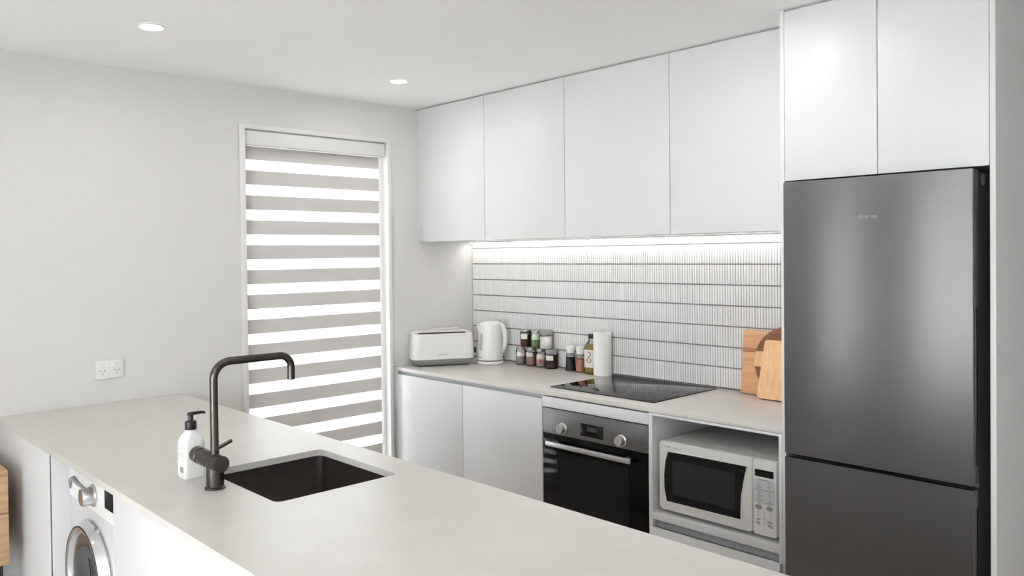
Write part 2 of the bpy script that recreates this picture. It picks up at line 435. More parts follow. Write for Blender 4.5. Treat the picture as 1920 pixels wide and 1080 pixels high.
# fridge
fx0, fx1 = 2.3735, 2.9665
fr = thing('fridge', 'tall brushed steel fridge with freezer drawer door below', 'fridge', ((fx0+fx1)/2, -.33, 0))
hw = (fx1-fx0)/2
def fl(y): return y+.33
B().box(-hw+.002, hw-.002, fl(-.595), fl(-.03), .03, 1.774, .004).done('body', DARK, fr)
B().box(-hw+.03, hw-.03, fl(-.56), fl(-.05), .001, .03).done('plinth', BLACK, fr)
DS = mat('door_edge_grey', (.115, .115, .112), .4)
for nm, z0, z1 in (('upper', .8255, 1.781), ('lower', .06, .8155)):
    d = B().box(-hw, hw, fl(-.642), fl(-.602), z0+.002, z1-.002, .004, 2).done('door', DS, fr)
    poly = rrect(-hw, hw, z0, z1, .004, 3)
    ins = [(u*(1-.006), z0+(z1-z0)*.5+(v-z0-(z1-z0)*.5)*(1-.004)) for u, v in poly]
    B().loft([[(u, fl(-.640), v) for u, v in poly], [(u, fl(-.647), v) for u, v in poly], [(u, fl(-.650), v) for u, v in ins]]).done('steel_skin', STEEL, d)
    B().box(hw-.001, hw+.0015, fl(-.632), fl(-.612), z0+(.06 if nm == 'upper' else .35), z1-(.42 if nm == 'upper' else .06), .001).done('grip_recess', BLACK, d)
    B().box(-hw+.012, hw-.012, fl(-.602), fl(-.596), z0+.01, z1-.01).done('gasket', BLACK, d)
B().lathe([(.0, 0), (.017, 0), (.018, .004), (.015, .006), (.0, .006)], (fl(-.612), 1.752), 20, 'x').xf(Matrix.Translation((hw-.001, 0, 0)) @ Matrix.Diagonal((.6, .8, 1, 1)) @ Matrix.Identity(4)).done('hinge_cap', GREY, fr)
text('Hisense', .022, mat('badge_grey', (.30, .30, .30), .35, metal=1), fr, (2.657-(fx0+fx1)/2, fl(-.6504), 1.650), FRONT, ext=.0006)

# ================================================================== rear bench run
CZ0, CZ1 = .88, .90
tag(B().box(.001, 2.3408, -.6045, .0135, CZ0, CZ1, .0012).done('benchtop', STONE),
    'pale stone benchtop along the tiled wall under the cooktop', 'benchtop')
FY = -.6040
# two door cabinet in the corner
t = thing('base_cabinet', 'white two-door base cabinet under the toaster and kettle', 'cabinet', (.58, 0, 0))
def X(x): return x-.58
B().box(X(.0015), X(1.1602), -.575, .012, .12, .845).done('carcass', CABI, t)
B().box(X(.0015), X(1.1602), -.578, -.566, .847, .8785).done('finger_channel', mat('channel_grey', (.52, .54, .56), .35), t)
B().box(X(.0015), X(.0235), FY, FY+.02, .12, .8785, .001).done('filler_panel', CAB, t)
B().box(X(.0265), X(.5914), FY, FY+.019, .125, .860, .0014).done('door', CAB, t)
B().box(X(.5944), X(1.1598), FY, FY+.019, .125, .860, .0014).done('door', CAB, t)
B().box(X(.0015), X(1.1602), -.545, -.53, .002, .119).done('plinth', CAB, t)
# oven housing
t = thing('oven_cabinet', 'white oven housing below the cooktop', 'cabinet', (1.461, 0, 0))
def X(x): return x-1.461
B().box(X(1.1612), X(1.1772), FY+.022, .012, .12, .8785).done('side_panel', CABI, t)
B().box(X(1.1615), X(1.7600), FY, FY+.019, .8255, .8735, .0012).done('top_rail', CAB, t)
B().box(X(1.1612), X(1.7600), FY, FY+.016, .12, .222, .001).done('bottom_rail', CAB, t)
B().box(X(1.1612), X(1.7600), -.545, -.53, .002, .119).done('plinth', CAB, t)
# microwave housing
t = thing('microwave_cabinet', 'white open-front cabinet with the microwave niche and drawer', 'cabinet', (2.05, 0, 0))
def X(x): return x-2.05
for xa, xb in ((1.7612, 1.7795), (2.3285, 2.3405)):
    B().box(X(xa), X(xb), FY, .012, .12, .8785, .001).done('side_panel', CAB, t)
B().box(X(1.7797), X(2.3283), FY, FY+.018, .868, .8785, .001).done('top_rail', CAB, t)
B().box(X(1.7797), X(2.3283), FY, .012, .440, .470, .001).done('shelf', CAB, t)
B().box(X(1.7797), X(2.3283), -.02, .012, .4705, .866).done('back_panel', CABI, t)
B().box(X(1.7797), X(2.3283), -.572, -.56, .400, .4395).done('finger_channel', MATS['channel_grey'], t)
B().box(X(1.7797), X(2.3402), FY-.0205, FY-.0015, .135, .411, .0014).done('drawer_front', CAB, t)
B().box(X(1.7612), X(2.3405), -.545, -.53, .002, .119).done('plinth', CAB, t)

# oven
ov = thing('oven', 'built-in steel and black glass oven under the cooktop', 'oven', (1.4605, -.3, .2255))
def O(x, y, z): return (x-1.4605, y+.3, z-.2255)
def obx(x0, x1, y0, y1, z0, z1, bev=0, bb=None):
    a = O(x0, y0, z0); c = O(x1, y1, z1); return (bb or B()).box(a[0], c[0], a[1], c[1], a[2], c[2], bev)
obx(1.180, 1.741, -.585, -.05, .230, .812).done('body', DARK, ov)
cp = obx(1.1645, 1.7575, -.6045, -.586, .7045, .8215, .0015).done('control_panel', STEELO, ov)
dsp = obx(1.3935, 1.5240, -.6057, -.6046, .7240, .7805, .0004).done('display', BLKGLASS, cp)
obx(1.433, 1.486, -.6061, -.6058, .750, .768).done('screen', mat('lcd_grey', (.05, .05, .052), .25), dsp)
for xk, zk in ((1.290, .7390), (1.624, .7380)):
    kx, ky, kz = O(xk, -.6045, zk)
    kb = B().lathe([(.026, ky+.001), (.026, ky-.004), (.0215, ky-.006), (.021, ky-.027), (.019, ky-.030), (0, ky-.030)], (kx, kz), 32, 'y').done('knob', ALU, ov)
    B().box(kx-.0012, kx+.0012, ky-.0306, ky-.0300, kz+.002, kz+.016).done('pointer', INKG, kb)
    m = B()
    for a in range(-120, 121, 40):
        px_, pz_ = kx+.036*math.sin(math.radians(a)), kz+.036*math.cos(math.radians(a))
        m.box(px_-.0022, px_+.0022, ky-.0004, ky+.0002, pz_-.0016, pz_+.0016)
    m.done('scale_marks', INKG, cp, kind='stuff')
d = obx(1.1645, 1.7575, -.6040, -.586, .2280, .7010, .0015).done('door', OVGLASS, ov)
obx(1.265, 1.657, -.6047, -.6041, .300, .628).done('window', OVWIN, d)
hz = .669
hb = B(); a = O(1.222, -.652, hz-.011); c = O(1.700, -.640, hz+.011); hb.box(a[0], c[0], a[1], c[1], a[2], c[2], .002)
for x in (1.255, 1.667): 
    a = O(x-.012, -.641, hz-.007); c = O(x+.012, -.6045, hz+.007); hb.box(a[0], c[0], a[1], c[1], a[2], c[2], .001)
hb.done('handle', ALU, d)

# microwave
mw = thing('microwave', 'white microwave oven sitting in the open niche', 'microwave', (2.058, -.35, .4705))
def O(x, y, z): return (x-2.058, y+.35, z-.4705)
def mbx(x0, x1, y0, y1, z0, z1, bev=0):
    a = O(x0, y0, z0); c = O(x1, y1, z1); return B().box(a[0], c[0], a[1], c[1], a[2], c[2], bev)
MZ0, MZ1, MY = .4870, .7690, -.592
mbx(1.806, 2.311, MY+.03, -.14, MZ0, MZ1-.003, .004).done('body', MWW, mw)
for x in (1.84, 2.275):
    for y in (-.53, -.19): B().lathe([(.012, 0.0003), (.013, .0165)], O(x, y, 0)[:2], 14).done('foot', BLACK, mw)
dp = [(u-2.058, v-.4705) for u, v in rrect(1.803, 2.2185, MZ0, MZ1, .016, 5)]
def yy(y): return y+.35
wp = [(1.849, .728), (1.836, .689), (1.829, .631), (1.830, .574), (1.841, .525), (1.9, .5255), (2.0, .526), (2.1, .5265), (2.169, .527), (2.169, .561), (2.172, .619), (2.182, .674), (2.195, .732), (2.1, .731), (2.0, .730), (1.9, .729)]
wl = [(u-2.058, v-.4705) for u, v in wp]
cxm, czm = sum(u for u, v in wl)/len(wl), sum(v for u, v in wl)/len(wl)
md = B().loft([[(u, yy(MY+.028), v) for u, v in dp], [(u, yy(MY+.005), v) for u, v in dp], [(u*.985+.015*cxm, yy(MY), v*.985+.015*czm) for u, v in dp]]).done('door', MWW, mw)
grow = lambda k: [(cxm+(u-cxm)*(1+k), czm+(v-czm)*(1+k*1.6)) for u, v in wl]
B().loft([[(u, yy(MY-.0002), v) for u, v in grow(.03)], [(u, yy(MY-.0022), v) for u, v in grow(.018)], [(u, yy(MY-.0006), v) for u, v in grow(0)]], False, False).done('window_rim', MWW, md)
B().prism(wl, 'y', yy(MY-.0010), yy(MY+.002)).done('window', mat('microwave_glass', (.006, .006, .006), .12, spec=.3), md)
mp_ = [(u-2.058, v-.4705) for u, v in rrect(1.868, 2.146, .556, .697, .006, 3)]
B().prism(mp_, 'y', yy(MY-.0015), yy(MY-.0008)).done('mesh_screen', mat('mesh_dark', (.022, .021, .020), .25, spec=.3), md)
text('SHARP', .0115, INKG, md, O(1.845, MY-.0004, .7475), FRONT)
text('Carousel', .0095, INKG, md, O(1.889, MY-.0004, .7465), FRONT)
pp = [(u-2.058, v-.4705) for u, v in rrect(2.2205, 2.3130, MZ0, MZ1, .008, 4)]
cpn = B().loft([[(u, yy(MY+.028), v) for u, v in pp], [(u, yy(MY+.004), v) for u, v in pp], [(u*.96+.04*.209, yy(MY), v*.985+.015*.15) for u, v in pp]]).done('control_panel', MWW, mw)
mbx(2.229, 2.302, MY-.0012, MY-.0002, .7055, .7315).done('display', BLKGLASS, cpn)
kp = [(u-2.058, v-.4705) for u, v in rrect(2.2265, 2.3065, .604, .698, .012, 4)]
B().prism(kp, 'y', yy(MY-.0005), yy(MY+.001)).done('keypad', mat('keypad_grey', (.50, .51, .53), .5), cpn)
marks = B()
def mk(x, z, w_, h_): marks.box(x-2.058-w_/2, x-2.058+w_/2, yy(MY-.0009), yy(MY-.0003), z-.4705-h_/2, z-.4705+h_/2)
mk(2.262, .694, .034, .003); mk(2.266, .656, .075, .0035)
for cxx in (2.246, 2.286):
    for z in (.686, .678, .671, .664, .648, .641, .634, .627, .617, .612, .606): mk(cxx+random.uniform(-.002, .002), z, random.choice((.009, .012, .024)), .0025)
for z in (.580, .571, .562): mk(2.240, z, .004, .003); mk(2.266, z-.004, .004, .003); mk(2.290, z, .004, .003)
for z in (.548, .544, .532, .528, .536): mk(2.241+random.uniform(-.003, .003), z, .013, .003); mk(2.266, z+.004, .004, .0025); mk(2.289+random.uniform(-.004, .004), z-.004, .02, .003)
marks.done('button_prints', INKG, cpn, kind='stuff')
for x in (2.2435, 2.2870):
    B().lathe([(.0, 0), (.0145, 0), (.0135, .0015), (0, .002)], (0, 0), 24, 'y').xf(Matrix.Translation(O(x, MY-.0022, .5925)) @ Matrix.Diagonal((1, 1, .55, 1))).done('button', mat('button_grey', (.26, .265, .28), .45), cpn)

# cooktop
ck = thing('cooktop', 'black glass induction cooktop set on the stone bench', 'cooktop', (1.431, -.266, .9003))
B().box(-.298, .298, -.252, .249, 0, .0045, .001).done('glass', BLKGLASS, ck)
ring = B()
for cx, cy, r in ((-.15, .11, .09), (-.15, -.12, .075), (.15, .11, .075), (.15, -.11, .1)):
    n = 48
    for rr in (r,):
        for i in range(n):
            a0, a1 = 2*math.pi*i/n, 2*math.pi*(i+1)/n
            ring.quad((cx+rr*math.cos(a0), cy+rr*math.sin(a0), .0046), (cx+rr*math.cos(a1), cy+rr*math.sin(a1), .0046),
                      (cx+(rr-.0012)*math.cos(a1), cy+(rr-.0012)*math.sin(a1), .0046), (cx+(rr-.0012)*math.cos(a0), cy+(rr-.0012)*math.sin(a0), .0046))
ring.done('zone_marks', mat('zone_grey', (.018, .018, .018), .1), ck, kind='stuff')

# ================================================================== peninsula
PY0, PY1, PXE = -2.6103, -1.8467, 3.05
sx0, sx1, sy0, sy1 = 1.418, 1.846, -2.347, -1.955
bm = bmesh.new()
outer = [(.001, PY0), (PXE, PY0), (PXE, PY1), (.001, PY1)]
inner = rrect(sx0, sx1, sy0, sy1, .022, 5)
for z, in ((CZ1,), (CZ0,)):
    vo = [bm.verts.new((x, y, z)) for x, y in outer]; vi = [bm.verts.new((x, y, z)) for x, y in inner]
    eo = [bm.edges.new((vo[i], vo[(i+1) % 4])) for i in range(4)]; ei = [bm.edges.new((vi[i], vi[(i+1) % len(vi)])) for i in range(len(vi))]
    bmesh.ops.triangle_fill(bm, edges=eo+ei, use_beauty=True)
    if z == CZ1: top_o, top_i = vo, vi
    else: bot_o, bot_i = vo, vi
for a, c in ((top_o, bot_o), (top_i, bot_i)):
    n = len(a)
    for i in range(n): bm.faces.new((a[i], a[(i+1) % n], c[(i+1) % n], c[i]))
bb = B(); bb.b.free(); bb.b = bm
tag(bb.done('peninsula_benchtop', STONE), 'long pale stone peninsula top around the dark undermount sink', 'benchtop')
# sink
sk = thing('sink', 'dark gunmetal undermount sink bowl in the peninsula', 'sink', ((sx0+sx1)/2, (sy0+sy1)/2, .68))
hx, hy = (sx1-sx0)/2, (sy1-sy0)/2
def rr(g, z, r): return [(u, v, z) for u, v in rrect(-hx-g, hx+g, -hy-g, hy+g, r, 5)]
zt_ = CZ0-.0008-.68
B().loft([rr(.03, zt_, .03), rr(.03, zt_-.0015, .03), rr(.004, zt_-.0015, .024), rr(.003, .03, .024), rr(-.018, .004, .03), rr(-.02, .002, .03),
          rr(-.02, .0035, .03), rr(-.016, .0055, .03), rr(.0015, .03, .022), rr(.0025, zt_-.002, .022), rr(.0025, zt_, .022)], False, False)
bb = B()
bb.loft([rr(.0022, zt_, .022), rr(.001, .028, .022), rr(-.012, .008, .026), rr(-.03, .003, .03)], False, True)
bb.loft([rr(.03, zt_, .03), rr(.03, zt_-.0015, .03), rr(.0045, zt_-.0015, .024), rr(.0035, .026, .024), rr(-.012, .005, .028), rr(-.03, .0005, .03)], False, True)
bb.loft([rr(.0022, zt_, .022), rr(.03, zt_, .03)], False, False)
bb.done('bowl', SINKM, sk)
dn = B().lathe([(.045, .0032), (.045, .006), (.032, .0065), (.030, .0045), (0, .0045)], (0, .05), 32).done('drain', GUN, sk)

# tap
tx, ty = 1.605, -2.4045
tp_ = thing('kitchen_tap', 'gunmetal square-neck mixer tap standing behind the sink', 'tap', (tx, ty, .9003))
B().lathe([(.0285, 0), (.0285, .004), (.0265, .006), (.0245, .007)], seg=36).done('base_flange', GUN, tp_)
B().lathe([(.0243, .0065), (.0243, .075)], seg=36).done('base', GUN, tp_)
zc = .0735
mx = B().lathe([(.021, -.082), (.0236, -.079), (.0236, .041), (.0222, .0435), (0, .0435)], (0, zc), 36, 'x').done('mixer_body', GUN, tp_)
B().lathe([(.019, -.088), (.019, -.0815)], (0, zc), 32, 'x').done('collar', BLACK, tp_)
hd = B().lathe([(0, -.1215), (.021, -.1215), (.0236, -.119), (.0236, -.0895), (.021, -.0875), (0, -.0875)], (0, zc), 36, 'x').done('handle', GUN, tp_)
B().tube([(-.104, .018, zc-.004), (-.104, .0985, zc+.026)], .0055, 14).done('lever', GUN, hd)
pts = [(0, 0, .09), (0, 0, .2)]
rb, zs, ye = .048, .349, .240
for k in range(9):
    a = math.radians(90*k/8); pts.append((0, rb-rb*math.cos(a), zs-rb+rb*math.sin(a)))
rb2 = .036
for k in range(9):
    a = math.radians(90*k/8); pts.append((0, ye-rb2+rb2*math.sin(a), zs-rb2+rb2*math.cos(a)))
pts.append((0, ye, .276))
sp = B().tube(pts, .0113, 24).done('spout', GUN, tp_)
B().lathe([(.0125, .0945), (.0125, .104)], seg=28).done('swivel_ring', GUN, tp_)
B().lathe([(.009, .2748), (.0095, .276)], (0, ye), 20).done('aerator', BLACK, sp)

# cabinets of the peninsula
t = thing('peninsula_cabinet', 'white cabinet section under the peninsula beside the window wall', 'cabinet', (.38, -2.2, 0))
B().box(-.378, .352, .335-.67, .329, .12, .879).done('carcass', CABI, t)
B().box(-.377, .372, .331, .349, .125, .862, .0014).done('door', CAB, t)
B().box(-.378, .372, .27, .285, .002, .119).done('plinth', CAB, t)
B().box(-.378, .3625, -.4045, -.386, .02, .8785, .001).done('back_panel', CAB, t)
B().box(.3632, .3735, -.4047, -.386, .02, .8785).done('gap_shade_strip', VOID, t)  # dark strip laid in the gap, its colour standing in for shade
pt = tag(B().box(.7542, .7698, -2.6045, -1.87, .002, .8785, .001).done('partition_panel', CAB),
         'white partition panel beside the washing machine under the peninsula', 'panel')
t = thing('peninsula_cabinet', 'white cabinet section under the peninsula below the sink', 'cabinet', (2.2, -2.2, 0))
b = B(); x0, x1 = 1.4-2.2, 3.03-2.2
b.box(x0, x1, -.386, .329, .12, .62)
b.done('carcass', CABI, t)
B().box(1.3815-2.2, 3.0475-2.2, -.4045, -.3875, .002, .8785, .001).done('back_panel', CAB, t)
B().box(1.3815-2.2, 1.3965-2.2, -.386, .329, .002, .8785, .001).done('side_panel', CAB, t)
B().box(3.032-2.2, 3.0475-2.2, -.386, .349, .002, .8785, .001).done('side_panel', CAB, t)
for k in range(4):
    xa = .773+k*.5642; B().box(xa-2.2, xa+.5612-2.2, .331, .349, .125, .862, .0014).done('door', CAB, t)
B().box(.773-2.2, 3.031-2.2, .27, .285, .002, .119).done('plinth', CAB, t)

# washing machine
wm = thing('washing_machine', 'white front-loading washing machine with chrome door ring under the peninsula', 'washing machine', (1.08, -2.25, 0))
def wy(y): return y+2.25
WF = -2.556
pl = [(u, v) for u, v in rrect(-.297, .297, wy(WF), wy(-1.95), .026, 6)]
B().prism(pl, 'z', .015, .850).done('body', WHITEM, wm)
for x in (-.25, .25):
    for y in (WF+.06, -2.0): B().lathe([(.022, .0003), (.022, .016)], (x, wy(y)), 14).done('foot', BLACK, wm)
cp = B().prism([(u, v) for u, v in rrect(-.278, .292, .745, .847, .008, 3)], 'y', wy(WF-.004), wy(WF+.002)).done('control_panel', WHITE, wm)
kx, kz = -.022, .795
B().lathe([(.036, wy(WF-.0038)), (.036, wy(WF-.008)), (.029, wy(WF-.010)), (.0275, wy(WF-.038)), (.025, wy(WF-.042)), (0, wy(WF-.042))], (kx, kz), 32, 'y').done('dial', ALU, cp)
B().box(.088, .225, wy(WF-.0055), wy(WF-.0038), .781, .838).done('display', mat('washer_display', (.012, .012, .012), .5, spec=.1), cp)
dd = B(); 
dd.tube([(-.262, wy(WF-.005), .770), (-.25, wy(WF-.008), .800), (-.215, wy(WF-.009), .812), (-.16, wy(WF-.008), .803), (-.075, wy(WF-.006), .800)], [.004, .007, .008, .006, .003], 10).done('drawer_pull', GREY, cp)
rc, dx_ = .523, -.042
dr_ = B().lathe([(.190, wy(WF-.0005)), (.190, wy(WF-.006)), (.187, wy(WF-.012)), (.180, wy(WF-.028)), (.174, wy(WF-.0365)), (.166, wy(WF-.038)), (.158, wy(WF-.035)), (.152, wy(WF-.024)), (.146, wy(WF-.020))], (dx_, rc), 64, 'y', False, False).done('door_ring', CHROME, wm)
B().lathe([(.1735, wy(WF-.0370)), (.1715, wy(WF-.0386)), (.1690, wy(WF-.0378))], (dx_, rc), 64, 'y', False, False).done('rim_seal', BLACK, dr_)
B().lathe([(.148, wy(WF-.021)), (.12, wy(WF-.026)), (.08, wy(WF-.022)), (.04, wy(WF-.018)), (0, wy(WF-.017))], (dx_, rc), 48, 'y', False, True).done('door_glass', mat('smoked_glass', (.03, .03, .03), .05, spec=.6), wm)
B().box(.205, .285, wy(WF-.0012), wy(WF-.0002), .55, .665).done('sticker', mat('sticker_blue', (.03, .035, .06), .4), wm)
B().box(.205, .285, wy(WF-.0012), wy(WF-.0002), .49, .548).done('sticker', mat('sticker_white', (.6, .6, .6), .4), wm)
text('Inverter', .012, INKG, wm, (.215, wy(WF-.0044), .760), FRONT)

# ================================================================== things on the peninsula
sb = thing('soap_bottle', 'white pump soap bottle with black pump beside the tap', 'bottle', (1.440, -2.4025, .9003))
prof = [(1, .0), (1.0, .004), (1, .085), (.97, .10), (.88, .113), (.70, .125), (.50, .133), (.44, .138), (.44, .148)]
rings = []
for i, (k, z) in enumerate(prof):
    r = .010 if z < .1 else .010+(.004)*min(1, (z-.1)/.03)
    g = .0015 if i == 0 else 0
    hx_, hy_ = .031*k-g, .031*k-g
    rings.append([(u, v, z) for u, v in rrect(-hx_, hx_, -hy_, hy_, min(r, hx_*.95), 5)])
B().loft(rings).done('body', WHITE, sb, ang=50)
pm = B().lathe([(.0155, .1385), (.0165, .140), (.0165, .160), (.0145, .163), (.0085, .165), (.0075, .167), (.0075, .178), (.0095, .180), (.0095, .185), (0, .186)], seg=28).done('pump', BLACK, sb)
B().tube([(0, -.008, .1835), (0, .02, .1842), (0, .036, .1838), (0, .043, .181)], [.0052, .005, .0042, .0036], 12).done('nozzle', BLACK, pm)
for z, h in ((.098, .006), (.086, .010), (.070, .012), (.055, .008)):
    B().box(-.022, .018, -.0316, -.0311, z-h/2, z+h/2).done('label_print', scribble('soap_print', (.8, .795, .785), (.25, .25, .25), 420, .53, 3.0), sb)
bar = B()
x = -.004
while x < .017:
    w_ = random.choice((.0007, .0012, .0018)); bar.box(x, x+w_, -.0316, -.0311, .018, .034); x += w_+.001
bar.done('barcode', INKG, sb, kind='stuff')

# outlet on the window wall
ol = thing('power_outlet', 'white double power outlet on the wall above the peninsula', 'outlet', (0.0008, -2.1715, 1.0505))
B().box(0, .009, -.0595, .0595, -.0415, .0415, .003).done('plate', WHITE, ol)
for s_ in (-1, 1):
    B().box(.0088, .0125, s_*.0105-.0075, s_*.0105+.0075, .011, .027, .0015).done('switch', mat('switch_white', (.86, .86, .85), .25), ol)
for s_ in (-1, 1):
    for dy, dz, a in ((-.0075, .0, 25), (.0075, .0, -25), (0, -.0135, 0)):
        m = Matrix.Translation((.0090, s_*.0300+dy, -.005+dz)) @ Matrix.Rotation(math.radians(a), 4, 'X')
        B().box(-.001, .0004, -.0011, .0011, -.0038, .0038).xf(m).done('slot', DARK, ol)

# ================================================================== things on the rear bench
BZ = .9003
# toaster
ta = math.atan2(.900, .436)
n = Vector((math.sin(ta), -math.cos(ta), 0)); dv = Vector((math.cos(ta), math.sin(ta), 0))
A = Vector((.126, -.545, 0)); ctr = A+dv*.1705-n*.072
tt = thing('toaster', 'white long-slot toaster with grey base in the corner', 'toaster', (ctr.x, ctr.y, BZ), ta)
def tr(L_, W_, z, r): return [(u, v, z) for u, v in rrect(-L_, L_, -W_, W_, r, 7)]
bb = B()
bb.loft([tr(.156, .058, .006, .035), tr(.172, .066, .014, .042), tr(.184, .0715, .030, .046), tr(.186, .072, .040, .048)])
bb.done('base', GREY, tt, label='grey plastic base')
bb = B()
tz = .192
def tl(r): return [(u, v, z+.10*v-.001) for u, v, z in r]
bb.loft([tr(.1862, .0722, .0402, .048), tr(.187, .0725, .07, .048), tr(.184, .071, .13, .046), tr(.178, .068, .18, .044), tl(tr(.174, .066, tz-.003, .042)), tl(tr(.170, .0625, tz, .040))], True, False)
o1 = tl(tr(.170, .0625, tz, .040)); i1 = tl([(u, v-.031, tz) for u, v in rrect(-.148, .140, -.022, .022, .012, 7)]); i2 = [(u, v, tz-.09) for u, v, z in i1]
bb.loft([o1, i1], False, False)
bb.done('shell', WHITE, tt)
B().loft([[(u*.999, v, z-.0015) for u, v, z in i1], i2], False, True).done('slot_well', mat('toaster_well', (.05, .042, .035), .6), tt)
for s_ in (-1, 1): B().lathe([(.012, 0), (.013, .007)], (s_*.13, -.04), 12).done('foot', DARK, tt); B().lathe([(.012, 0), (.013, .007)], (s_*.13, .04), 12).done('foot', DARK, tt)
B().box(.187, .208, -.014, .014, .062, .094, .004).done('lever', DARK, tt)
rk = B(); 
rk.tube([(-.05, .028, tz+.001), (-.045, .030, tz+.014), (.11, .030, tz+.016), (.115, .028, tz+.001)], .0025, 8)
rk.tube([(-.05, .050, tz-.001), (-.045, .052, tz+.014), (.11, .052, tz+.016), (.115, .050, tz-.001)], .0025, 8)
for x in (-.02, .02, .06, .1): rk.tube([(x, .030, tz+.0155), (x, .052, tz+.0155)], .002, 8)
rk.done('bun_rack', WHITE, tt)
text('SUNBEAM', .0125, INKG, tt, (-.012, -.0729, .066), (R90+.012, 0, 0))

# kettle
ka = math.atan2(.739, .673)
kt = thing('kettle', 'white plastic jug kettle on its base beside the toaster', 'kettle', (.302, -.128, BZ), ka)
B().lathe([(.073, 0), (.078, .002), (.0785, .012), (.075, .018), (.0, .019)], seg=48).done('base', WHITE, kt)
B().lathe([(.070, .0192), (.070, .0225)], seg=48).done('base_gap', BLACK, kt)
rings = []
for z, r in ((.023, .074), (.028, .0755), (.06, .0745), (.12, .070), (.17, .0665), (.205, .064), (.225, .0625)):
    ring = []
    for i in range(56):
        a = 2*math.pi*i/56; da = abs((a-math.pi+math.pi) % (2*math.pi)-math.pi)
        spt = max(0, (z-.165)/.06)*.016*math.exp(-(da/.22)**2)
        ring.append(((r+spt)*math.cos(a), (r+spt)*math.sin(a), z+ (spt*.35)))
    rings.append(ring)
B().loft(rings).done('body', WHITE, kt)
B().lathe([(.0615, .224), (.061, .232), (.054, .241), (.038, .247), (0, .249)], seg=48).done('lid', WHITE, kt)
hp = [(.030, 0, .2345), (.046, 0, .2330), (.062, 0, .2255), (.075, 0, .211), (.0835, 0, .190), (.088, 0, .165), (.0885, 0, .140), (.086, 0, .117), (.081, 0, .096), (.074, 0, .080), (.066, 0, .068), (.058, 0, .060)]
rs = [.014, .0145, .0145, .0145, .014, .014, .0135, .0135, .013, .013, .0125, .012]
B().tube(hp, rs, 18, (.75, 1.15), (0, 1, 0)).done('handle', WHITE, kt)
B().box(.070, .085, -.012, .012, .030, .040, .003).done('switch', DARK, kt)
def krad(z): return .0745+(z-.06)*(.0665-.0745)/.11
gw = B(); gw.loft([[(krad(v)+x_-.0004*(abs(u)/.0105)**2*1.5, u, v) for u, v in rrect(-.0105, .0105, .080, .182, .0104, 6)] for x_ in (-.006, .0014)])
gw.xf(Matrix.Rotation(math.radians(-139), 4, 'Z')); gw.done('water_window', mat('smoky_window', (.44, .44, .44), .15), kt)
ph = math.radians(-143)
text('Breville', .0105, INKG, kt, (.0758*math.cos(ph), .0758*math.sin(ph), .040), (R90, 0, ph+R90))

# jars
def glass_lathe(r, h, sh=.008, neck=.86, wall=.0018):
    return B().lathe([(0, .0003), (r-.002, 0), (r, .003), (r, h-sh), (r*neck, h-.001), (r*neck, h)], seg=32, cap0=False, cap1=False)
VA = math.atan2(-3.25, 3.1)                       # direction from the bench towards the open side of the room
def curved_label(r, z0, z1, a0, a1, n=10):
    bb = B(); rings = []
    for i in range(n+1):
        a = a0+(a1-a0)*i/n; c, s_ = math.cos(a), math.sin(a)
        rings.append([(r*c, r*s_, z0), (r*c, r*s_, z1), ((r+.0004)*c, (r+.0004)*s_, z1), ((r+.0004)*c, (r+.0004)*s_, z0)])
    return bb.loft(rings)
def jar(name, label, x, y, z, r, h, content, fill, lidm, lid_h, lab, lr=None, lab_z=(.40, .68), lab_a=(-50, 45), rim=None, group='spice jars by the splashback'):
    t = thing(name, label, 'jar', (x, y, z), 0, group)
    hg = h-lid_h
    glass_lathe(r, hg).done('glass', GLASS, t)
    B().lathe([(r-.0035, .0030), (r-.0013, .005), (r-.0013, .006+(hg-.018)*fill), (0, .006+(hg-.018)*fill+.001)], seg=32).done('contents', content, t)
    lr = lr or r*.93
    ld = B().lathe([(lr, hg-.004), (lr+.0005, hg-.002), (lr+.0005, h-.003), (lr-.002, h), (0, h)], seg=36).done('lid', lidm, t)
    if rim: B().lathe([(lr+.0012, hg-.006), (lr+.0012, hg+.002)], seg=36).done('rim_band', rim, ld)
    if lab: curved_label(r+.0003, h*lab_z[0], h*lab_z[1], VA+math.radians(lab_a[0]), VA+math.radians(lab_a[1])).done('label', lab, t)
    return t
LABW = scribble('label_white', (.78, .75, .72), (.33, .31, .30), 190, .60, 2.2)
LABC = scribble('label_cream', (.70, .66, .58), (.28, .25, .22), 190, .58, 2.2)
LABG = scribble('label_green', (.56, .66, .50), (.25, .32, .22), 160, .60, 2.0)
LABF = scribble('label_blank', (.76, .73, .70), (.50, .47, .45), 90, .70, 2.0)
SILV = mat('lid_silver', (.43, .42, .41), .35, metal=1)
LIDG = mat('lid_grey', (.27, .26, .255), .45)
GRY = mat('grey_spice', (.34, .32, .30), .9, noise=.25, nscale=300)
PNK = mat('pink_spice', (.33, .205, .165), .9, noise=.25, nscale=300)
MIX = mat('speckled_spice', (.55, .48, .42), .9, noise=.6, nscale=140)
BRN = mat('dark_brown_spice', (.055, .028, .02), .8, noise=.4, nscale=250)
RBR = mat('red_brown_spice', (.085, .035, .024), .8, noise=.4, nscale=250)
GRN = mat('green_herbs', (.20, .27, .13), .9, noise=.5, nscale=160)
WHT = mat('white_powder', (.78, .755, .725), .95)
jy = -.032
jar('spice_jar', 'clear jar of grey spice, first in the bottom row beside the kettle', .462, jy-.002, BZ, .0285, .106, GRY, .62, SILV, .014, LABW, .021, (.46, .68))
jar('spice_jar', 'jar of pinkish brown spice with silver lid in the bottom row', .543, jy-.001, BZ, .0300, .106, PNK, .92, SILV, .015, LABC, .0275, (.50, .74), (-62, 18))
jar('spice_jar', 'speckled spice jar with red flower label in the bottom row', .620, jy, BZ, .0275, .105, MIX, .80, SILV, .015, LABC, .0250, (.42, .70), (-60, 50))
fl_ = [c for c in COL.objects if c.get('label', '').startswith('speckled')][0]
